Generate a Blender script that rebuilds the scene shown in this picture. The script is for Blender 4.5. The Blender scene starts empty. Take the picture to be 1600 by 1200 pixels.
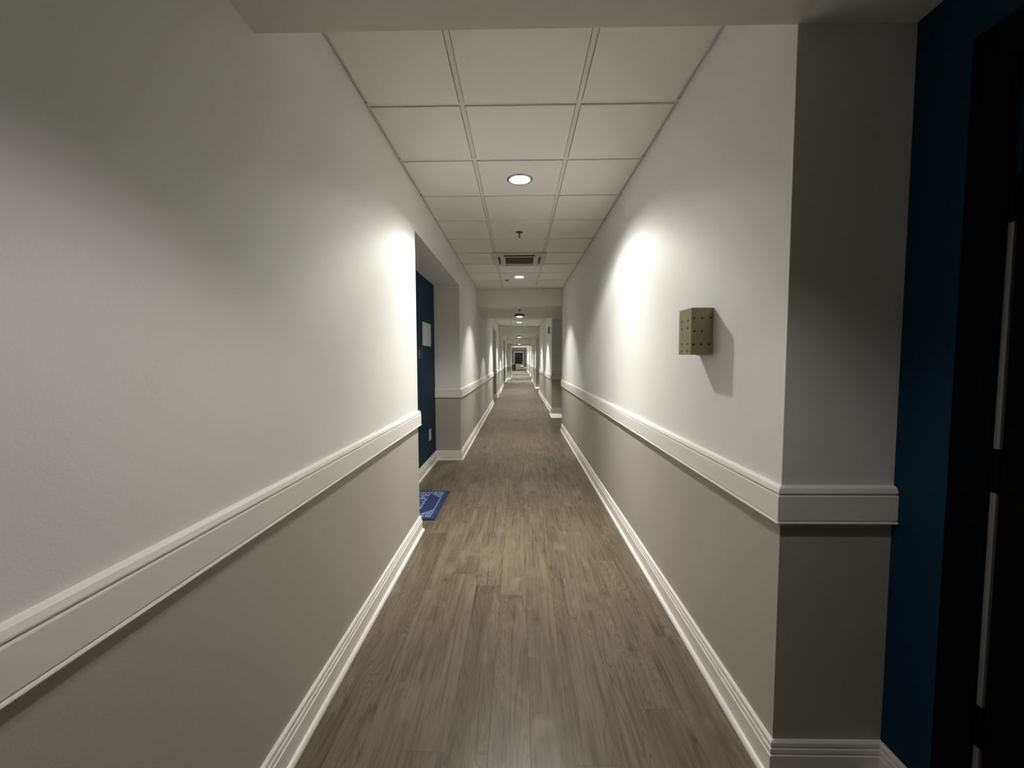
import bpy, math, random
from mathutils import Vector, Matrix
random.seed(4)
SC = bpy.context.scene
COL = SC.collection

# ------------------------------------------------------------------ sizes (metres): X right, Y down the hall, Z up
XL, XR = -.802, .835            # corridor walls
RL, RR = -1.147, 1.187          # back of the door recesses
H, S = 2.715, 2.381             # ceiling, dropped soffit
CAM = 1.388
RAIL_T, RAIL_B = .984, .864     # chair rail
BASE = .132
L_ALC = [(3.266, 5.66), (12.85, 14.85), (21.6, 24.6)]
R_ALC = [(-.85, 1.317), (8.06, 10.6), (17.1, 20.6), (26.9, 32.3)]
SOFF = [(-.9, 1.317), (7.95, 10.2), (16.92, 18.7), (25.8, 32.3)]
BAYS = [(-6., -.9), (1.317, 7.95), (10.2, 16.92), (18.7, 25.8), (32.3, 50.)]

# ------------------------------------------------------------------ materials
MATS = {}
def newmat(name):
    m = bpy.data.materials.new(name); m.use_nodes = True
    MATS[name] = m
    return m, m.node_tree.nodes, m.node_tree.links, m.node_tree.nodes['Principled BSDF']
def paint(name, col, rough=.5, bump=.0, scale=220., metal=0., mottled=0., spec=.5):
    m, n, l, b = newmat(name)
    b.inputs['Base Color'].default_value = (*col, 1); b.inputs['Roughness'].default_value = rough
    b.inputs['Metallic'].default_value = metal
    b.inputs['Specular IOR Level'].default_value = spec
    tc = n.new('ShaderNodeTexCoord')
    nz = n.new('ShaderNodeTexNoise'); nz.inputs['Scale'].default_value = scale; nz.inputs['Detail'].default_value = 3
    l.new(tc.outputs['Object'], nz.inputs['Vector'])
    if bump:
        bp = n.new('ShaderNodeBump'); bp.inputs['Strength'].default_value = bump; bp.inputs['Distance'].default_value = .001
        l.new(nz.outputs['Fac'], bp.inputs['Height']); l.new(bp.outputs['Normal'], b.inputs['Normal'])
    if mottled:
        mx = n.new('ShaderNodeMix'); mx.data_type = 'RGBA'
        mx.inputs['A'].default_value = (*[c*(1-mottled) for c in col], 1)
        mx.inputs['B'].default_value = (*[min(1, c*(1+mottled)) for c in col], 1)
        l.new(nz.outputs['Fac'], mx.inputs['Factor']); l.new(mx.outputs['Result'], b.inputs['Base Color'])
    return m
paint('wall_white', (.84, .835, .815), .55, .25, 160)
paint('wall_taupe', (.475, .452, .41), .5, .25, 160)
paint('soffit_white', (.76, .75, .70), .6, .2, 160)
paint('trim_white', (.86, .84, .80), .35)
paint('navy', (.0075, .033, .062), .6, .25, 160, spec=.1)
paint('navy_black', (.0012, .002, .004), .6, spec=.03)
paint('black_door', (.0012, .0014, .0012), .6, spec=.03)
paint('black_metal', (.006, .006, .006), .45)
paint('gasket', (.15, .15, .145), .5)
paint('tile', (.85, .84, .80), .85, .5, 350, mottled=.07)
paint('tee', (.78, .77, .73), .5)
paint('plenum', (.05, .05, .05), .9)
paint('olive_metal', (.36, .355, .20), .45, metal=.25, mottled=.08, scale=30)
paint('hole', (.01, .01, .006), .8)
paint('plastic_white', (.72, .71, .68), .4)
paint('vent_white', (.60, .59, .55), .45)
paint('vent_dark', (.015, .015, .012), .7)
paint('slat', (.13, .125, .10), .6)
paint('sign_white', (.62, .63, .66), .45)
paint('slate', (.08, .11, .11), .5)
paint('brass_dark', (.12, .10, .07), .4, metal=.7)
paint('mat_navy', (.018, .034, .105), .95, .8, 500, mottled=.35)
paint('mat_pale', (.24, .30, .52), .95, .5, 500, mottled=.2)
paint('mat_rubber', (.012, .016, .05), .8)
paint('mat_cream', (.88, .84, .72), .95, .6, 300, mottled=.1)
paint('mat_dark_edge', (.05, .04, .03), .9)
paint('bin_black', (.008, .008, .010), .4)
paint('glass_black', (.006, .006, .010), .25, spec=.3)
paint('wallpaper', (.36, .35, .34), .7, .3, 60, mottled=.4)
paint('frame_dark', (.07, .065, .06), .5)
paint('casing_white', (.72, .70, .72), .4)
paint('bench_fabric', (.16, .15, .10), .9, .5, 40, mottled=.3)
paint('alarm_grey', (.22, .215, .20), .5)
paint('steel', (.35, .35, .34), .35, metal=.8)
def emit(name, col, s):
    m, n, l, b = newmat(name)
    b.inputs['Base Color'].default_value = (.8, .8, .8, 1)
    b.inputs['Emission Color'].default_value = (*col, 1); b.inputs['Emission Strength'].default_value = s
    return m
emit('lens_glow', (1, .97, .90), 14.)
emit('dome_glow', (1, .96, .90), 5.)

def floor_mat():
    m, n, l, b = newmat('plank_floor')
    def M(op, a, c=None, d=None):
        x = n.new('ShaderNodeMath'); x.operation = op
        for i, v in enumerate((a, c, d)):
            if v is None: continue
            if isinstance(v, (int, float)): x.inputs[i].default_value = v
            else: l.new(v, x.inputs[i])
        return x.outputs[0]
    def comb(x, y, z=0.):
        c = n.new('ShaderNodeCombineXYZ')
        for i, v in enumerate((x, y, z)):
            if isinstance(v, (int, float)): c.inputs[i].default_value = v
            else: l.new(v, c.inputs[i])
        return c.outputs[0]
    def noise(vec, detail=3, rough=.55, dist=0.):
        t = n.new('ShaderNodeTexNoise'); t.inputs['Scale'].default_value = 1; t.inputs['Detail'].default_value = detail
        t.inputs['Roughness'].default_value = rough; t.inputs['Distortion'].default_value = dist
        l.new(vec, t.inputs['Vector']); return t.outputs['Fac']
    def white(vec):
        t = n.new('ShaderNodeTexWhiteNoise'); t.noise_dimensions = '3D'; l.new(vec, t.inputs['Vector']); return t.outputs
    def ramp(v, a, c):
        r = n.new('ShaderNodeMapRange'); r.interpolation_type = 'SMOOTHSTEP'
        r.inputs[1].default_value = a; r.inputs[2].default_value = c
        l.new(v, r.inputs[0]); return r.outputs[0]
    def mix(f, A, B, mode='MIX'):
        x = n.new('ShaderNodeMix'); x.data_type = 'RGBA'; x.blend_type = mode
        if isinstance(f, float): x.inputs['Factor'].default_value = f
        else: l.new(f, x.inputs['Factor'])
        for k, v in (('A', A), ('B', B)):
            if isinstance(v, tuple): x.inputs[k].default_value = (*v, 1)
            else: l.new(v, x.inputs[k])
        return x.outputs['Result']
    tc = n.new('ShaderNodeTexCoord'); sp = n.new('ShaderNodeSeparateXYZ'); l.new(tc.outputs['Object'], sp.inputs[0])
    X, Y = sp.outputs[0], sp.outputs[1]
    W, L = .152, 1.22
    xs = M('DIVIDE', M('ADD', X, 20.025), W)
    row = M('FLOOR', xs); fx = M('FRACT', xs)
    sh = white(comb(row, 3.3, 7.7))[0]
    ys = M('ADD', M('DIVIDE', Y, L), M('MULTIPLY', sh, 7.))
    colm = M('FLOOR', ys); fy = M('FRACT', ys)
    wn = white(comb(row, colm, 1.5)); r1 = wn[0]
    sc = n.new('ShaderNodeSeparateColor'); l.new(wn[1], sc.inputs[0]); r2, r3, r4 = sc.outputs
    off = M('MULTIPLY', r2, 90.)
    # streaks
    st = noise(comb(M('MULTIPLY', X, 70.), M('ADD', M('MULTIPLY', Y, 2.6), off), off), 5, .65)
    st2 = noise(comb(M('MULTIPLY', X, 16.), M('ADD', M('MULTIPLY', Y, 1.3), off), off), 3, .5, .6)
    pores = noise(comb(M('MULTIPLY', X, 260.), M('ADD', M('MULTIPLY', Y, 14.), off), off), 2, .5)
    # cathedral figure: contour lines of a stretched field
    fld = noise(comb(M('MULTIPLY', X, 8.5), M('ADD', M('MULTIPLY', Y, .95), off), off), 1, .4, .35)
    cont = M('FRACT', M('MULTIPLY', fld, 34.))
    tri = M('ABSOLUTE', M('SUBTRACT', cont, .5))
    lines = ramp(tri, .30, .50)
    cath = M('MULTIPLY', lines, ramp(r3, .5, .75))
    blot = noise(comb(M('MULTIPLY', X, 7.), M('ADD', M('MULTIPLY', Y, 3.2), off), off), 2, .5, .8)
    # knots
    vo = n.new('ShaderNodeTexVoronoi'); vo.feature = 'F1'; vo.inputs['Scale'].default_value = 1
    l.new(comb(M('MULTIPLY', X, 9.), M('ADD', M('MULTIPLY', Y, 4.6), off), M('MULTIPLY', r4, 4.)), vo.inputs['Vector'])
    kcol = n.new('ShaderNodeSeparateColor'); l.new(vo.outputs['Color'], kcol.inputs[0])
    keep = M('GREATER_THAN', kcol.outputs[0], .3)
    kd = M('ADD', vo.outputs['Distance'], M('MULTIPLY', M('SUBTRACT', st2, .5), .18))
    knot = M('MULTIPLY', M('SUBTRACT', 1., ramp(kd, .05, .11)), keep)
    halo = M('MULTIPLY', M('SUBTRACT', 1., ramp(kd, .1, .36)), keep)
    base = mix(r1, FLO_A, FLO_B)
    base = mix(M('MULTIPLY', ramp(st2, .35, .7), .55), base, FLO_L)
    base = mix(M('MULTIPLY', ramp(st, .45, .72), .75), base, FLO_D)
    base = mix(M('MULTIPLY', ramp(blot, .54, .75), .6), base, FLO_L)
    base = mix(M('MULTIPLY', cath, .48), base, FLO_D)
    base = mix(M('MULTIPLY', ramp(pores, .55, .75), .25), base, FLO_D)
    base = mix(M('MULTIPLY', halo, .3), base, FLO_D)
    base = mix(M('MULTIPLY', knot, .9), base, (.055, .04, .028))
    ex = M('MULTIPLY', M('MINIMUM', fx, M('SUBTRACT', 1., fx)), W)
    ey = M('MULTIPLY', M('MINIMUM', fy, M('SUBTRACT', 1., fy)), L)
    gap = M('SUBTRACT', 1., ramp(M('MINIMUM', ex, ey), .0004, .0018))
    base = mix(M('MULTIPLY', gap, .55), base, (.05, .04, .03))
    l.new(base, b.inputs['Base Color'])
    rg = n.new('ShaderNodeMapRange'); rg.inputs[3].default_value = .29; rg.inputs[4].default_value = .43
    l.new(st, rg.inputs[0]); l.new(rg.outputs[0], b.inputs['Roughness'])
    b.inputs['Specular IOR Level'].default_value = .4
    bp = n.new('ShaderNodeBump'); bp.inputs['Strength'].default_value = .25; bp.inputs['Distance'].default_value = .001
    hgt = M('SUBTRACT', M('MULTIPLY', st, .5), gap)
    l.new(hgt, bp.inputs['Height']); l.new(bp.outputs['Normal'], b.inputs['Normal'])
FLO_A = (.112, .090, .058); FLO_B = (.142, .115, .075); FLO_L = (.215, .178, .118); FLO_D = (.043, .033, .021)
floor_mat()

# ------------------------------------------------------------------ mesh builder
class MB:
    def __init__(s): s.v = []; s.f = []; s.m = []; s.mats = []; s.sm = []
    def mi(s, mat):
        if mat not in s.mats: s.mats.append(mat)
        return s.mats.index(mat)
    def add(s, vs, fs, mat, smooth=False):
        o = len(s.v); s.v += [tuple(v) for v in vs]; k = s.mi(mat)
        for f in fs: s.f.append(tuple(o+i for i in f)); s.m.append(k); s.sm.append(smooth)
    def box(s, x0, x1, y0, y1, z0, z1, mat, bev=0.):
        if bev > 0:
            return s.bevbox(x0, x1, y0, y1, z0, z1, mat, bev)
        v = [(x0,y0,z0),(x1,y0,z0),(x1,y1,z0),(x0,y1,z0),(x0,y0,z1),(x1,y0,z1),(x1,y1,z1),(x0,y1,z1)]
        s.add(v, [(0,3,2,1),(4,5,6,7),(0,1,5,4),(1,2,6,5),(2,3,7,6),(3,0,4,7)], mat)
    def bevbox(s, x0, x1, y0, y1, z0, z1, mat, b):
        import bmesh
        bm = bmesh.new()
        bmesh.ops.create_cube(bm, size=1)
        for v in bm.verts:
            v.co = Vector(((x0+x1)/2+v.co.x*(x1-x0), (y0+y1)/2+v.co.y*(y1-y0), (z0+z1)/2+v.co.z*(z1-z0)))
        bmesh.ops.bevel(bm, geom=bm.edges[:], offset=b, segments=2, affect='EDGES', profile=.5)
        bm.verts.index_update()
        s.add([v.co[:] for v in bm.verts], [[v.index for v in f.verts] for f in bm.faces], mat)
        bm.free()
    def lathe(s, c, prof, mat, n=32, smooth=True, cap0=False, cap1=False):
        """prof: (radius, z) pairs turned about the vertical through c"""
        vs = []; fs = []
        for r, z in prof:
            for i in range(n):
                t = 2*math.pi*i/n; vs.append((c[0]+r*math.cos(t), c[1]+r*math.sin(t), c[2]+z))
        for j in range(len(prof)-1):
            for i in range(n):
                k = (i+1) % n; fs.append((j*n+i, j*n+k, (j+1)*n+k, (j+1)*n+i))
        if cap0: fs.append(tuple(range(n))[::-1])
        if cap1: fs.append(tuple((len(prof)-1)*n+i for i in range(n)))
        s.add(vs, fs, mat, smooth)
    def prism(s, poly, axis, t0, t1, mat):
        n = len(poly)
        def P(p, t):
            return {0: (t, p[0], p[1]), 1: (p[0], t, p[1]), 2: (p[0], p[1], t)}[axis]
        vs = [P(p, t0) for p in poly]+[P(p, t1) for p in poly]
        fs = [tuple(range(n))[::-1], tuple(range(n, 2*n))]+[(i, (i+1) % n, n+(i+1) % n, n+i) for i in range(n)]
        s.add(vs, fs, mat)
    def sweep(s, path, prof, mat, side=1):
        """profile (distance off the wall, z) swept along a plan path with mitred corners; side=1: to the left of travel"""
        P = [Vector(p) for p in path]; N = len(P); rows = []
        for i in range(N):
            d0 = (P[i]-P[i-1]).normalized() if i > 0 else None
            d1 = (P[i+1]-P[i]).normalized() if i < N-1 else None
            nr = lambda d: Vector((-d.y, d.x))*side
            if d0 is None: mv = nr(d1)
            elif d1 is None: mv = nr(d0)
            else:
                a, c = nr(d0), nr(d1); mv = (a+c)/(1+a.dot(c))
            rows.append([(P[i].x+mv.x*d, P[i].y+mv.y*d, z) for d, z in prof])
        k = len(prof); vs = [v for r in rows for v in r]; fs = []
        for i in range(N-1):
            for j in range(k):
                jj = (j+1) % k
                f = (i*k+j, i*k+jj, (i+1)*k+jj, (i+1)*k+j)
                fs.append(f if side < 0 else f[::-1])
        fs.append(tuple(range(k))); fs.append(tuple((N-1)*k+j for j in range(k))[::-1])
        s.add(vs, fs, mat)
    def build(s, name, parent=None, loc=None):
        me = bpy.data.meshes.new(name)
        off = Vector(loc) if loc is not None else (parent.location.copy() if parent is not None and parent.type == 'EMPTY' and parent.parent is None else Vector((0,0,0)))
        if parent is not None and parent.parent is not None or (parent is not None and parent.type == 'MESH'):
            off = Vector(parent.get('_o', (0,0,0)))
        me.from_pydata([tuple(Vector(v)-off) for v in s.v], [], s.f)
        for m in s.mats: me.materials.append(MATS[m])
        for p, k, q in zip(me.polygons, s.m, s.sm): p.material_index = k; p.use_smooth = q
        me.validate(); me.update()
        import bmesh
        bm = bmesh.new(); bm.from_mesh(me); bmesh.ops.recalc_face_normals(bm, faces=bm.faces[:]); bm.to_mesh(me); bm.free()
        o = bpy.data.objects.new(name, me); COL.objects.link(o)
        if parent is not None: o.parent = parent
        else: o.location = off
        if parent is None or parent.type == 'EMPTY' or True: ORG[o.name] = off
        return o
ORG = {}
def sub(mb, name, parent):
    """part whose parent is a mesh: same local frame as that mesh"""
    off = ORG[parent.name]
    me = bpy.data.meshes.new(name)
    loc = off
    me.from_pydata([tuple(Vector(v)-loc) for v in mb.v], [], mb.f)
    for m in mb.mats: me.materials.append(MATS[m])
    for p, k, q in zip(me.polygons, mb.m, mb.sm): p.material_index = k; p.use_smooth = q
    me.validate(); me.update()
    o = bpy.data.objects.new(name, me); COL.objects.link(o); o.parent = parent; ORG[o.name] = off
    return o
def thing(name, label, cat, loc, group=None):
    o = bpy.data.objects.new(name, None); COL.objects.link(o); o.location = loc; o.empty_display_size = .1
    o['label'] = label; o['category'] = cat
    if group: o['group'] = group
    ORG[o.name] = Vector(loc)
    return o
def tag(o, label, cat, group=None):
    o['label'] = label; o['category'] = cat
    if group: o['group'] = group
    return o
def struct(mb, name, parent=None):
    o = mb.build(name) if parent is None else sub(mb, name, parent)
    if parent is None: o['kind'] = 'structure'
    return o
def copy_tree(o, parent=None):
    c = o.copy(); COL.objects.link(c)
    if parent is not None: c.parent = parent
    for ch in list(o.children): copy_tree(ch, c)
    return c

# ------------------------------------------------------------------ the shell
mb = MB(); mb.box(-1.6, 1.6, -6.2, 50.4, -.1, 0, 'plank_floor'); struct(mb, 'floor')

ZR = .92
def pier(mb, xa, xb, y0, y1):
    mb.box(xa, xb, y0, y1, 0, ZR, 'wall_taupe'); mb.box(xa, xb, y0, y1, ZR, H+.04, 'wall_white')
def alcove(mb, xw, xr, xo, y0, y1):
    lo, hi = sorted((xr, xo)); mb.box(lo, hi, y0, y1, 0, S, 'navy')
    lo, hi = sorted((xw, xo)); mb.box(lo, hi, y0, y1, S, H+.04, 'wall_white')
XO = 1.42
mb = MB(); y = -6.
for a0, a1 in L_ALC:
    pier(mb, -XO, XL, y, a0); alcove(mb, XL, RL, -XO, a0, a1); y = a1
pier(mb, -XO, XL, y, 28.25); pier(mb, -XO, -.575, 28.25, 32.3); pier(mb, -XO, -.86, 32.3, 50.)
struct(mb, 'wall_left')
mb = MB(); y = -6.
for a0, a1 in R_ALC:
    pier(mb, XR, XO, y, a0); alcove(mb, XR, RR, XO, a0, a1); y = a1
pier(mb, .96, XO, y, 50.)
struct(mb, 'wall_right')
mb = MB(); mb.box(-XO, XO, 50., 50.15, 0, H+.04, 'wallpaper'); struct(mb, 'wall_far')
mb = MB(); mb.box(-XO, XO, -6.15, -6., 0, H+.04, 'wall_white'); struct(mb, 'wall_near')

# dropped soffits over the door recesses
for a0, a1 in SOFF:
    mb = MB(); mb.box(XL+.0005, XR-.0005, a0, a1, S, H+.04, 'soffit_white'); struct(mb, 'ceiling')

# suspended ceiling bays: tees, wall angles and tegular tiles
X1, X2, TY0, TS = -.294, .316, 2.257, .61
SKIP = {}
def bay(y0, y1, xa, xb):
    mb = MB()
    zt = H+.007
    mb.box(xa, xb, y0, y1, H+.03, H+.04, 'plenum')
    ks = [k for k in range(-40, 100) if y0+.05 < TY0+k*TS < y1-.05]
    ed = [y0]+[TY0+k*TS for k in ks]+[y1]
    cols = [xa, X1, X2, xb]
    for x in (X1, X2): mb.box(x-.012, x+.012, y0, y1, zt, H+.028, 'tee')
    for e in ed[1:-1]:
        for c0, c1 in zip(cols[:-1], cols[1:]):
            mb.box(c0+(.012 if c0 != xa else 0), c1-(.012 if c1 != xb else 0), e-.012, e+.012, zt, H+.027, 'tee')
    for x0, x1 in ((xa, xa+.022), (xb-.022, xb)): mb.box(x0, x1, y0, y1, H+.016, H+.026, 'tee')
    for e0, e1 in zip(ed[:-1], ed[1:]):
        for i, (c0, c1) in enumerate(zip(cols[:-1], cols[1:])):
            g = .0155
            gx0 = g if c0 != xa else .020; gx1 = g if c1 != xb else .020
            jz = random.uniform(-.0012, .0012)
            mb.bevbox(c0+gx0, c1-gx1, e0+g, e1-g, H+jz, H+.022, 'tile', .002)
    return struct(mb, 'ceiling')
for i, (y0, y1) in enumerate(BAYS):
    bay(y0, y1, XL+.0005 if i < 4 else -.8595, XR-.0005 if i < 4 else .9595)

# chair rails and baseboards (mitred round every pier)
RAILP = [(-.002, RAIL_T), (.006, RAIL_T-.001), (.015, RAIL_T-.007), (.0195, RAIL_T-.019), (.0195, RAIL_T-.0225), (.013, RAIL_T-.0235),
         (.013, RAIL_T-.0275), (.020, RAIL_T-.0295), (.021, RAIL_T-.032), (.021, RAIL_B+.013), (.0165, RAIL_B+.0115), (.0165, RAIL_B+.0085), (.023, RAIL_B+.007),
         (.0245, RAIL_B+.0035), (.0225, RAIL_B), (-.002, RAIL_B)]
BP = [(-.002, BASE), (.006, BASE-.001), (.011, BASE-.006), (.012, BASE-.017), (.0085, BASE-.0195), (.0085, BASE-.0225), (.0135, BASE-.026), (.0145, BASE-.038),
      (.0105, BASE-.0405), (.0105, BASE-.0435), (.0175, BASE-.045), (.0175, .0005), (-.002, .0005)]
SHOE = [(.017, .019)]+[(.0175+.0155*math.sin(t), .0005+.019*math.cos(t)) for t in [math.radians(q) for q in (10, 28, 46, 64, 80, 90)]]+[(.017, .0005)]
DOORS_L = [(3.40, 4.34), (12.92, 13.86), (21.75, 22.69)]
DOORS_R = [(.09, 1.040), (8.30, 9.24), (17.3, 18.24), (27.5, 28.44)]
CAS = .10
ntr = 0
def moulding(prof_list, path, side, name):
    mb = MB()
    for p in prof_list: mb.sweep(path, p, 'trim_white', side)
    return struct(mb, name)
k = 1
yl = -6.
for i, (a0, a1) in enumerate(L_ALC):
    start = [(XL, -5.99)] if i == 0 else [(RL+.001, yl), (XL, yl)]
    moulding([RAILP], start+[(XL, a0), (RL+.001, a0)], -1, 'trim_%d' % k); k += 1
    d0, d1 = DOORS_L[i]
    bs = [(XL, -5.99)] if i == 0 else [(RL, DOORS_L[i-1][1]+CAS), (RL, yl), (XL, yl)]
    be = [(XL, a0), (RL, a0)] + ([(RL, d0-CAS)] if d0-CAS-a0 > .02 else [])
    if len(be) == 2: be[1] = (RL+.001, a0)
    moulding([BP, SHOE], bs+be, -1, 'baseboard_left')
    yl = a1
moulding([RAILP], [(RL+.001, yl), (XL, yl), (XL, 28.25), (-.575, 28.25), (-.575, 32.3)], -1, 'trim_%d' % k); k += 1
moulding([BP, SHOE], [(RL, DOORS_L[-1][1]+CAS), (RL, yl), (XL, yl), (XL, 28.25), (-.575, 28.25), (-.575, 32.3)], -1, 'baseboard_left')
moulding([RAILP], [(-.86, 32.3), (-.86, 49.99)], -1, 'trim_%d' % k); k += 1
moulding([BP, SHOE], [(-.86, 32.3), (-.86, 49.99)], -1, 'baseboard_left')
yr = None
for i, (a0, a1) in enumerate(R_ALC):
    d0, d1 = DOORS_R[i]
    if i == 0:
        moulding([RAILP], [(XR, -5.99), (XR, a0), (RR-.001, a0)], 1, 'trim_%d' % k); k += 1
        moulding([BP, SHOE], [(XR, -5.99), (XR, a0), (RR, a0), (RR, d0-CAS)], 1, 'baseboard_right')
    else:
        moulding([RAILP], [(RR-.001, yr), (XR, yr), (XR, a0), (RR-.001, a0)], 1, 'trim_%d' % k); k += 1
        moulding([BP, SHOE], [(RR, DOORS_R[i-1][1]+CAS+.055), (RR, yr), (XR, yr), (XR, a0), (RR, a0), (RR, d0-CAS)], 1, 'baseboard_right')
    yr = a1
moulding([RAILP], [(RR-.001, yr), (.96, yr), (.96, 49.99)], 1, 'trim_%d' % k); k += 1
moulding([BP, SHOE], [(RR, DOORS_R[-1][1]+CAS), (RR, yr), (.96, yr), (.96, 49.99)], 1, 'baseboard_right')

# doors in the recesses: black slab, steel frame, grey seal, three hinges, lever
def door(n, xr, sgn, y0, y1, hinge_far=True):
    """sgn=+1: right-hand wall (room is towards -x)"""
    def bx(mb, d0, d1, a, c, z0, z1, mat, bev=0):
        # d = distance out of the wall face towards the corridor
        xs = sorted((xr-sgn*d0, xr-sgn*d1)); mb.box(xs[0], xs[1], a, c, z0, z1, mat, bev)
    top = 2.10
    mb = MB(); bx(mb, .0005, .006, y0+.014, y1-.014, .008, top-.006, 'black_door', .0015)
    o = struct(mb, 'door_%d' % n)
    mb = MB()
    bx(mb, .0005, .022, y1, y1+CAS-.004, 0, top+CAS, 'navy_black', .003)
    bx(mb, .0005, .022, y0-CAS+.004, y0, 0, top+CAS, 'navy_black', .003)
    bx(mb, .0005, .022, y0, y1, top, top+CAS, 'navy_black', .003)
    sub(mb, 'door_frame', o)
    mb = MB()
    hz = (.442, 1.107, 1.764)
    ys = (y1-.0135, y1-.0005) if hinge_far else (y0+.0005, y0+.0135)
    prev = .01
    for z in hz:                       # the seal runs up to the top hinge
        nxt = z-.055
        bx(mb, .0005, .012, ys[0], ys[1], prev, nxt, 'gasket')
        prev = z+.055
    sub(mb, 'door_seal', o)
    for z in hz:
        mb = MB(); bx(mb, .0005, .014, ys[0]-.002, ys[1], z-.054, z+.054, 'black_door', .002)
        sub(mb, 'hinge', o)
    mb = MB()
    yh = y0+.075 if hinge_far else y1-.075
    bx(mb, .006, .016, yh-.03, yh+.03, .98, 1.16, 'black_metal', .004)
    bx(mb, .016, .055, yh-.01, yh+.01, 1.01, 1.03, 'black_metal', .003)
    e = .11 if hinge_far else -.11
    bx(mb, .04, .056, min(yh, yh+e), max(yh, yh+e), 1.008, 1.032, 'black_metal', .005)
    sub(mb, 'door_handle', o)
dn = 1
for y0, y1 in DOORS_R: door(dn, RR, 1, y0, y1); dn += 1
for y0, y1 in DOORS_L: door(dn, RL, -1, y0, y1, False); dn += 1

# ------------------------------------------------------------------ lamps
def spot(parent, loc, power, half, blend, col, r=.05):
    d = bpy.data.lights.new('downlight_beam', 'SPOT'); d.energy = power; d.color = col
    d.spot_size = math.radians(2*half); d.spot_blend = blend; d.shadow_soft_size = r
    o = bpy.data.objects.new('downlight_beam', d); COL.objects.link(o); o.parent = parent
    o.location = Vector(loc)-parent.location
    return o
# photometry of the fittings: a wide skirt with a crisp cut-off plus soft narrower beams, (watts, half angle, edge softness)
PH = {
 'near': [(78, 66, .25), (62, 73, .35), (150, 52, 1.), (150, 34, 1.)],
 'second': [(116, 49, .3), (186, 44, 1.)],
 'soffit_near': [(25, 60, .5)],
 'soffit_first': [(50, 45, .25), (110, 36, 1.)],
 'far': [(240, 45, .25), (170, 42, 1.)],
 'lobby': [(560, 62, .4), (420, 48, 1.)],
}
def lamp(parent, loc, kind, col):
    for p, h, b in PH[kind]:
        if p > 0: spot(parent, loc, p, h, b, col)
WARM = (1, .98, .915)
FAR = (.985, 1, .94)
dl0 = thing('downlight', 'round glowing downlight set in the ceiling tile closest to the viewer, ahead of the sprinkler', 'ceiling light', (.011, 3.168, H), 'recessed downlights along the tiled ceiling')
mb = MB(); mb.lathe((.011, 3.168, H), [(.076, -.002), (.078, -.0065), (.088, -.0065), (.096, -.0015), (.096, .0)], 'steel', 40); mb.build('trim_ring', dl0)
mb = MB(); mb.lathe((.011, 3.168, H), [(.0775, -.002), (.05, -.0035), (.001, -.0042)], 'lens_glow', 40, cap1=True); mb.build('lens', dl0)
# (y, label, power, half cone, blend, colour)
DL = [
 (6.842, 'round glowing downlight in the tiled ceiling just past the air conditioning cassette', 'second', WARM),
 (12.07, 'round downlight in the tiled ceiling right behind the first dropped soffit down the hall', 'far', FAR),
 (15.25, 'small glowing downlight in the tiled ceiling between the first and second soffits', 'far', FAR),
 (20.97, 'round downlight in the tiled ceiling right behind the second dropped soffit down the hall', 'far', FAR),
 (24.64, 'round downlight in the tiled ceiling just before the third dropped soffit', 'far', FAR),
 (33.5, 'round downlight in the end lobby ceiling just behind the third dropped soffit', 'lobby', FAR),
 (41.5, 'round downlight midway along the bright end lobby ceiling', 'lobby', FAR),
 (46.8, 'round downlight in the end lobby ceiling closest to the dark glazed doorway', 'lobby', FAR),
]
for y, lab, kd, c in DL:
    o = copy_tree(dl0); o.location = (.011, y, H); o['label'] = lab
    lamp(o, (.011, y, H-.012), kd, c)
lamp(dl0, (.011, 3.168, H-.012), 'near', WARM)

sl0 = thing('soffit_downlight', 'dark rimmed round lamp with a glowing lens under the first dropped soffit down the hall', 'ceiling light', (.017, 9.396, S), 'dark rimmed lamps under the dropped soffits')
mb = MB(); mb.lathe((.017, 9.396, S), [(.08, .004), (.106, .003), (.107, -.004), (.112, -.02), (.106, -.046), (.078, -.048), (.074, -.036)], 'brass_dark', 40); mb.build('rim', sl0)
mb = MB(); mb.lathe((.017, 9.396, S), [(.0745, -.038), (.070, -.052), (.05, -.060), (.02, -.063), (.001, -.0632)], 'dome_glow', 40, cap1=True); mb.build('lens', sl0)
SL = [(18.1, 'dark rimmed round lamp under the second dropped soffit down the hall', 'far', FAR),
      (26.8, 'dark rimmed round lamp under the third dropped soffit, small and far off', 'far', FAR),
      (.62, 'dark rimmed round lamp under the soffit above the viewer', 'soffit_near', (1, .935, .90))]
for y, lab, kd, c in SL:
    o = copy_tree(sl0); o.location = (.017, y, S); o['label'] = lab
    lamp(o, (.017, y, S-.08), kd, c)
lamp(sl0, (.017, 9.396, S-.08), 'soffit_first', FAR)

# sprinklers
def sprinkler(x, y, z, label):
    t = thing('sprinkler', label, 'sprinkler', (x, y, z), 'pendent fire sprinklers along the hall')
    mb = MB(); mb.lathe((x, y, z), [(.04, 0), (.038, -.004), (.016, -.010), (.012, -.012)], 'brass_dark', 24, cap1=True); mb.build('escutcheon', t)
    mb = MB(); mb.lathe((x, y, z-.012), [(.009, 0), (.009, -.012), (.0035, -.014), (.0035, -.034)], 'brass_dark', 16)
    for sx in (-1, 1):
        mb.prism([(x+sx*.007, z-.022), (x+sx*.013, z-.030), (x+sx*.011, z-.042), (x+sx*.002, z-.052), (x+sx*.002, z-.048), (x+sx*.008, z-.041), (x+sx*.0095, z-.031), (x+sx*.005, z-.025)], 1, y-.002, y+.002, 'brass_dark')
    mb.build('frame', t)
    mb = MB(); mb.lathe((x, y, z-.05), [(.003, 0), (.017, -.002), (.017, -.004), (.002, -.006)], 'brass_dark', 20, cap0=True, cap1=True); mb.build('deflector', t)
sprinkler(.008, 4.455, H, 'small dark fire sprinkler hanging from the tile ceiling before the air conditioning cassette')
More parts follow.
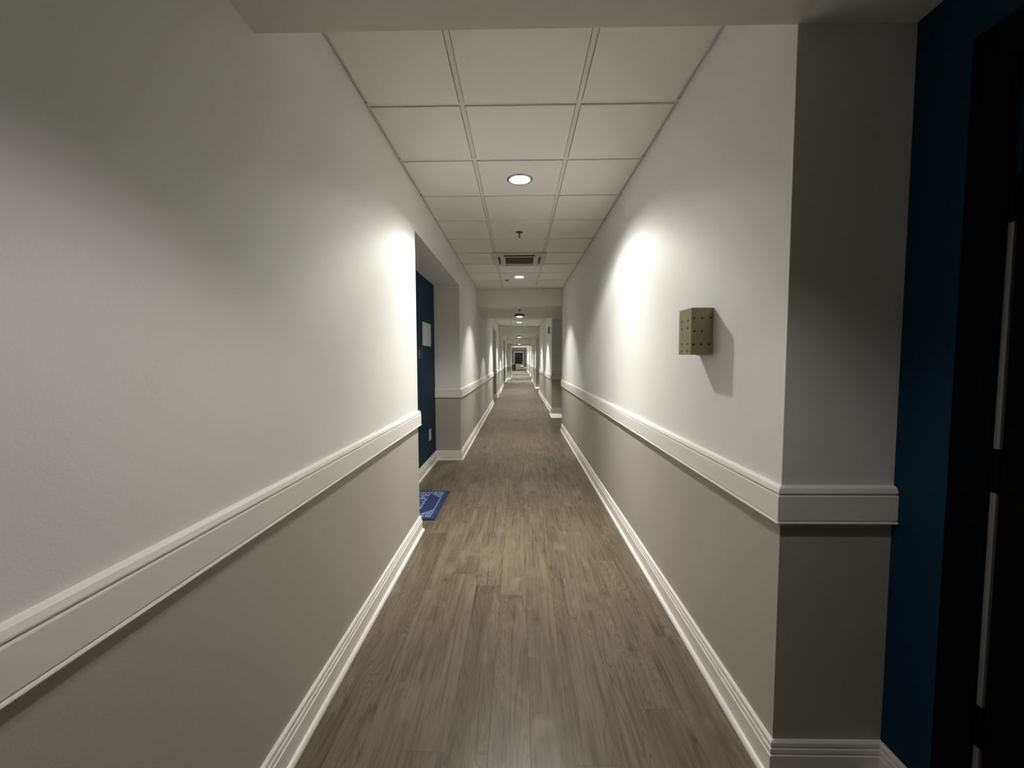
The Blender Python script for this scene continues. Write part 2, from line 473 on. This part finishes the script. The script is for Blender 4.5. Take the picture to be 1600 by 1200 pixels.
sprinkler(.018, 8.45, S, 'small dark fire sprinkler under the first soffit, in front of the dark rimmed lamp')
t = thing('ceiling_sensor', 'tiny dark round sensor on the tile ceiling left of the second downlight', 'sensor', (-.20, 7.06, H))
mb = MB(); mb.lathe((-.20, 7.06, H), [(.045, 0), (.045, -.010), (.04, -.014)], 'vent_white', 24, cap1=True); mb.build('base', t)
mb = MB(); mb.lathe((-.20, 7.06, H-.014), [(.024, 0), (.022, -.010), (.010, -.014), (.001, -.015)], 'frame_dark', 24); mb.build('dome', t)

# four-way air conditioning cassette
cx, cy = .011, TY0+5.5*TS
t = thing('air_cassette', 'square air conditioning cassette with dark grille in the ceiling before the second downlight', 'air conditioner', (cx, cy, H))
zb = H-.024
mb = MB()
sl_w, sl_in, sl_out = .40, .225, .280     # slot length, inner and outer offsets
gi = .185
# panel built from rails around grille and slots
def ring(mb, r0, r1, z0, z1, mat):
    mb.box(cx-r1, cx+r1, cy-r1, cy-r0, z0, z1, mat); mb.box(cx-r1, cx+r1, cy+r0, cy+r1, z0, z1, mat)
    mb.box(cx-r1, cx-r0, cy-r0, cy+r0, z0, z1, mat); mb.box(cx+r0, cx+r1, cy-r0, cy+r0, z0, z1, mat)
ring(mb, sl_out, .342, zb, H, 'vent_white')
ring(mb, gi, sl_in, zb-.003, zb, 'vent_white')
ring(mb, gi+.004, sl_in-.002, zb, H-.006, 'vent_dark')
for sx in (-1, 1):
    x0, x1 = sorted((cx+sx*sl_in, cx+sx*(sl_in+.025))); mb.box(x0, x1, cy-sl_w/2, cy+sl_w/2, zb-.002, zb, 'vent_white')
mb.box(cx-sl_out, cx+sl_out, cy-sl_out, cy+sl_out, H-.006, H-.001, 'vent_dark')
for sx in (-1, 1):
    for sy in (-1, 1):
        x0, x1 = sorted((cx+sx*sl_w/2, cx+sx*sl_out)); y0, y1 = sorted((cy+sy*sl_w/2, cy+sy*sl_out))
        mb.box(x0, x1, y0, y1, zb-.001, H-.0005, 'vent_white')
mb.build('panel', t)
mb = MB()
for i in range(9):
    y = cy-gi+.02+i*(2*gi-.04)/8
    mb.box(cx-gi, cx+gi, y-.006, y+.006, zb-.002, zb+.008, 'slat')
for i in range(7):
    x = cx-gi+(i)*(2*gi)/6
    mb.box(x-.003, x+.003, cy-gi, cy+gi, zb+.001, zb+.01, 'slat')
mb.box(cx-gi, cx+gi, cy-gi, cy+gi, H-.0062, H-.0061+.004, 'vent_dark')
mb.build('grille', t)
for dx, dy in ((0, -1), (0, 1), (-1, 0), (1, 0)):
    mb = MB(); o0, o1 = sl_out-.006, sl_out-.002
    if dx == 0:
        y0, y1 = sorted((cy+dy*o0, cy+dy*o1)); mb.box(cx-sl_w/2+.004, cx+sl_w/2-.004, y0, y1, zb+.001, H-.010, 'vent_white')
    else:
        x0, x1 = sorted((cx+dx*o0, cx+dx*o1)); mb.box(x0, x1, cy-sl_w/2+.004, cy+sl_w/2-.004, zb+.001, H-.010, 'vent_white')
    mb.build('louvre', t)

# ------------------------------------------------------------------ wall sconce (right)
sx0, sx1, sy0, sy1, sz0, sz1 = .740, XR, 1.81, 1.945, 1.404, 1.604
t = thing('wall_sconce', 'olive metal wall sconce pierced with small dark holes, on the right wall, unlit', 'wall light', (XR, (sy0+sy1)/2, sz0))
mb = MB(); th = .003
# U of folded sheet, open at top and bottom
u = [(sx1-.001, sy0), (sx0, sy0), (sx0, sy1), (sx1-.001, sy1), (sx1-.001, sy1-th), (sx0+th, sy1-th), (sx0+th, sy0+th), (sx1-.001, sy0+th)]
n = len(u); vs = [(x, y, sz0) for x, y in u]+[(x, y, sz1) for x, y in u]
fs = [(i, (i+1) % n, n+(i+1) % n, n+i) for i in range(n)]
for q in ((0, 1, 6, 7), (1, 2, 5, 6), (2, 3, 4, 5)):
    fs.append(q); fs.append(tuple(n+i for i in q))
mb.add(vs, fs, 'olive_metal')
def disc(mb, c, axis, r, mat, n=12):
    vs = []
    for i in range(n):
        a = 2*math.pi*i/n; p, q = r*math.cos(a), r*math.sin(a)
        vs.append((c[0], c[1]+p, c[2]+q) if axis == 0 else (c[0]+p, c[1], c[2]+q))
    mb.add(vs, [tuple(range(n))], mat)
for zf in (.04, .073, .142, .173):
    for yf in (.035, .10): disc(mb, (sx0-.0004, sy0+yf, sz1-zf-.012), 0, .006, 'hole')
for zf, xs in ((.044, (.012, .046, .082)), (.1, (.014, .046)), (.157, (.012, .044, .078))):
    for xf in xs: disc(mb, (sx0+xf, sy0-.0004, sz1-zf), 1, .0042, 'hole')
mb.build('shade', t)
mb = MB(); mb.box(sx1-.007, sx1-.001, sy0+.004, sy1-.004, sz0+.006, sz1-.006, 'plastic_white'); mb.build('back_plate', t)
mb = MB(); mb.box(sx0+.045, sx1-.007, sy0+.02, sy0+.05, sz0-.004, sz0-.001, 'plastic_white', .001)
mb.box(sx1-.02, sx1-.007, sy0+.02, sy0+.05, sz0-.004, sz0+.02, 'plastic_white'); mb.build('bracket', t)

# ------------------------------------------------------------------ left recess: plaque, small plate, outlet, doormat
x = RL
mb = MB(); mb.box(x+.0005, x+.014, 4.95, 5.375, 1.552, 1.835, 'sign_white', .003)
t = tag(mb.build('wall_plaque', None, (x, 5.16, 1.7)), 'blank white rectangular plaque on the navy wall of the left door recess', 'sign')
t = thing('switch_plate', 'small slate plate with two dark buttons on the navy wall below the white plaque', 'switch', (x, 4.79, 1.44))
mb = MB(); mb.box(x+.0005, x+.008, 4.735, 4.845, 1.395, 1.495, 'slate', .002); mb.build('plate', t)
for z in (1.418, 1.472):
    mb = MB(); mb.box(x+.008, x+.012, 4.772, 4.808, z-.015, z+.015, 'black_metal', .002); mb.build('button', t)
t = thing('wall_outlet', 'white outlet plate low on the navy wall of the left door recess', 'outlet', (x, 5.28, .42))
mb = MB(); mb.box(x+.0005, x+.007, 5.235, 5.33, .352, .492, 'plastic_white', .002); mb.build('plate', t)
for z in (.395, .449):
    mb = MB(); mb.box(x+.007, x+.0095, 5.262, 5.303, z-.02, z+.02, 'plastic_white', .002)
    for yy in (5.274, 5.291): mb.box(x+.0094, x+.0099, yy-.002, yy+.002, z-.004, z+.010, 'hole')
    mb.build('socket', t)

mx0, mx1, my0, my1 = -1.105, -.736, 3.50, 4.275
mz = .013
t = thing('doormat', 'navy blue doormat with pale lettering and lacy corners by the left door recess', 'doormat', ((mx0+mx1)/2, (my0+my1)/2, 0))
mb = MB(); mb.box(mx0, mx1, my0, my1, .0005, mz, 'mat_navy', .004); mb.box(mx0-.004, mx1+.004, my0-.004, my1+.004, .0004, .004, 'mat_rubber', .001); mb.build('pad', t)
def flat(mb, pts, z=mz+.0006): mb.add([(px, py, z) for px, py in pts], [tuple(range(len(pts)))], 'mat_pale')
def strip(mb, p, q, w, z=mz+.0006):
    p, q = Vector(p), Vector(q); d = (q-p).normalized(); nn = Vector((-d.y, d.x))*w/2
    flat(mb, [(p-nn)[:], (q-nn)[:], (q+nn)[:], (p+nn)[:]], z)
def annulus(mb, c, r0, r1, n=14, z=mz+.0006):
    vs = []
    for i in range(n):
        a = 2*math.pi*i/n
        vs += [(c[0]+r0*math.cos(a), c[1]+r0*math.sin(a), z), (c[0]+r1*math.cos(a), c[1]+r1*math.sin(a), z)]
    mb.add(vs, [(2*i, 2*i+1, 2*((i+1) % n)+1, 2*((i+1) % n)) for i in range(n)], 'mat_pale')
mb = MB(); e = .045; cl = .15; cw = .11
ix0, ix1, iy0, iy1 = mx0+e, mx1-e, my0+e, my1-e
strip(mb, (ix1, iy0+cl), (ix1, iy1-cl), .009); strip(mb, (ix0, iy0+cl), (ix0, iy1-cl), .009)
strip(mb, (ix0+cw, iy0), (ix1-cw, iy0), .012); strip(mb, (ix0+cw, iy1), (ix1-cw, iy1), .012)
for (qx, sx) in ((ix0, 1), (ix1, -1)):
    for (qy, sy) in ((iy0, 1), (iy1, -1)):
        # stepped diagonal lace corner
        P = lambda a, c: (qx+sx*a, qy+sy*c)
        strip(mb, P(0, 0), P(.16, 0), .008); strip(mb, P(0, 0), P(0, .18), .008)
        strip(mb, P(.16, 0), P(.115, .05), .008); strip(mb, P(.115, .05), P(.05, .12), .012); strip(mb, P(.05, .12), P(0, .18), .008)
        for a, c, r in ((.03, .03, .022), (.08, .028, .02), (.03, .085, .022), (.122, .02, .013), (.022, .135, .014), (.07, .07, .017)):
            annulus(mb, P(a, c), r*.45, r, z=mz+.0008); strip(mb, P(a-r*.4, c), P(a+r*.4, c), .004, mz+.001)
mb.build('lace_border', t)
cu = bpy.data.curves.new('lettering', 'FONT'); cu.body = 'WELCOME'; cu.size = .118; cu.align_x = 'CENTER'; cu.align_y = 'CENTER'; cu.offset = .003
tmp = bpy.data.objects.new('lettering', cu); COL.objects.link(tmp)
bpy.context.view_layer.update()
me = bpy.data.meshes.new_from_object(tmp.evaluated_get(bpy.context.evaluated_depsgraph_get()))
bpy.data.objects.remove(tmp)
me.materials.clear(); me.materials.append(MATS['mat_pale'])
o = bpy.data.objects.new('lettering', me); COL.objects.link(o); o.parent = t
o.location = Vector((-.945, 3.89, mz+.0008))-t.location; o.rotation_euler = (0, 0, math.pi/2)

def plain_mat(x0, x1, y0, y1, label):
    t = thing('doormat', label, 'doormat', ((x0+x1)/2, (y0+y1)/2, 0), 'pale doormats by the right hand recesses')
    mb = MB(); mb.box(x0, x1, y0, y1, .001, .014, 'mat_cream', .004); mb.build('pile', t)
    mb = MB(); mb.box(x0-.012, x1+.012, y0-.012, y1+.012, .0005, .005, 'mat_dark_edge', .001); mb.build('edging', t)
plain_mat(.752, 1.13, 9.62, 10.44, 'pale cream doormat on the floor of the nearer right hand recess past the chair rail')
plain_mat(.775, 1.12, 19.3, 20.45, 'tiny pale doormat far down the hall beside the second right hand recess')

# small grey alarm box high on the right wall beyond the first recess
t = thing('wall_alarm', 'small grey alarm box high on the right wall past the first dropped soffit', 'alarm', (XR, 11.4, 2.16))
mb = MB(); mb.box(XR-.035, XR-.0005, 11.25, 11.5, 2.07, 2.25, 'alarm_grey', .004); mb.build('housing', t)
mb = MB(); mb.box(XR-.05, XR-.035, 11.31, 11.44, 2.12, 2.20, 'vent_white', .006); mb.build('strobe', t)

# ------------------------------------------------------------------ far lobby: dark glazed doorway, bench, bin, tables
mb = MB(); fy = 49.995
mb.box(-.51, .48, fy-.02, fy, .02, 2.14, 'glass_black'); o = mb.build('door_%d' % dn); o['kind'] = 'structure'
mb = MB()
for x0, x1 in ((-.63, -.51), (.48, .60)): mb.box(x0, x1, fy-.05, fy, 0, 2.14, 'casing_white', .006)
mb.box(-.63, .60, fy-.05, fy, 2.14, 2.29, 'casing_white', .006); sub(mb, 'casing', o)
mb = MB()
for x0, x1 in ((-.71, -.63), (.60, .70)): mb.box(x0, x1, fy-.035, fy, 0, 2.29, 'frame_dark', .004)
mb.box(-.71, .70, fy-.035, fy, 2.29, 2.38, 'frame_dark', .004); sub(mb, 'backband', o)
mb = MB(); mb.lathe((.40, fy-.07, 1.02), [(.012, -.11), (.012, .11)], 'steel', 12, cap0=True, cap1=True)
for z in (.92, 1.12): mb.box(.393, .407, fy-.07, fy-.02, z-.006, z+.006, 'steel')
sub(mb, 'door_handle', o)

t = thing('bench', 'olive upholstered bench in front of the dark glazed doorway at the far end', 'bench', (.08, 48.9, 0))
mb = MB(); mb.box(-.40, .56, 48.65, 49.15, .36, .50, 'bench_fabric', .04); mb.build('seat', t)
mb = MB(); mb.box(-.40, .56, 49.07, 49.17, .42, .80, 'bench_fabric', .035); mb.build('backrest', t)
mb = MB(); mb.box(-.38, .54, 48.67, 49.13, .12, .36, 'bench_fabric', .01); mb.build('skirt', t)
for px in (-.35, .51):
    for py in (48.7, 49.1):
        mb = MB(); mb.lathe((px, py, 0), [(.014, .0), (.024, .12)], 'frame_dark', 12, cap0=True, cap1=True); mb.build('leg', t)
t = thing('cushion', 'white cushion lying on the right end of the olive bench', 'cushion', (.38, 48.85, .50))
mb = MB(); mb.box(.22, .54, 48.70, 49.03, .502, .62, 'plastic_white', .05); mb.build('cover', t)
t = thing('side_table', 'low white side table right of the olive bench at the far end', 'table', (.80, 48.3, 0))
mb = MB(); mb.box(.64, .955, 48.1, 48.5, .34, .40, 'plastic_white', .008); mb.build('tabletop', t)
for px in (.67, .925):
    for py in (48.13, 48.47):
        mb = MB(); mb.lathe((px, py, 0), [(.012, 0), (.016, .34)], 'frame_dark', 10, cap0=True, cap1=True); mb.build('leg', t)
t = thing('waste_bin', 'tall black bin against the left wall at the far end of the hall', 'bin', (-.645, 47.6, 0))
mb = MB(); bxn, byn = -.645, 47.6
def frus(mb, w0, w1, z0, z1, mat):
    v = [(bxn+sx*w0, byn+sy*w0, z0) for sx, sy in ((-1,-1),(1,-1),(1,1),(-1,1))]+[(bxn+sx*w1, byn+sy*w1, z1) for sx, sy in ((-1,-1),(1,-1),(1,1),(-1,1))]
    mb.add(v, [(0,3,2,1),(4,5,6,7),(0,1,5,4),(1,2,6,5),(2,3,7,6),(3,0,4,7)], mat)
frus(mb, .145, .165, .0, .78, 'bin_black'); mb.build('body', t)
mb = MB(); frus(mb, .172, .172, .78, .81, 'bin_black'); frus(mb, .165, .10, .81, .90, 'bin_black'); mb.build('lid', t)
mb = MB(); mb.box(bxn-.09, bxn+.09, byn-.155, byn-.142, .835, .87, 'frame_dark', .003); mb.build('flap', t)

# ------------------------------------------------------------------ world, camera, view
w = bpy.data.worlds.new('World'); SC.world = w; w.use_nodes = True
w.node_tree.nodes['Background'].inputs[0].default_value = (0, 0, 0, 1)
w.node_tree.nodes['Background'].inputs[1].default_value = 0

F, PITCH, YAW, ROLL = 650.1, .0602, .0167, -.0038
f = Vector((-math.sin(YAW)*math.cos(PITCH), math.cos(YAW)*math.cos(PITCH), -math.sin(PITCH)))
r0 = Vector((math.cos(YAW), math.sin(YAW), 0)); u0 = r0.cross(f)
r = math.cos(ROLL)*r0+math.sin(ROLL)*u0; u = -math.sin(ROLL)*r0+math.cos(ROLL)*u0
cd = bpy.data.cameras.new('camera'); cam = bpy.data.objects.new('camera', cd); COL.objects.link(cam)
cd.sensor_fit = 'HORIZONTAL'; cd.sensor_width = 36; cd.lens = F/1600*36; cd.clip_start = .02; cd.clip_end = 200
M = Matrix((r, u, -f)).transposed().to_4x4(); M.translation = Vector((0, 0, CAM)); cam.matrix_world = M
SC.camera = cam
vs = SC.view_settings; SC.display_settings.display_device = 'sRGB'
vs.view_transform = 'Standard'; vs.look = 'None'; vs.gamma = 1; vs.use_curve_mapping = False; vs.exposure = 0.
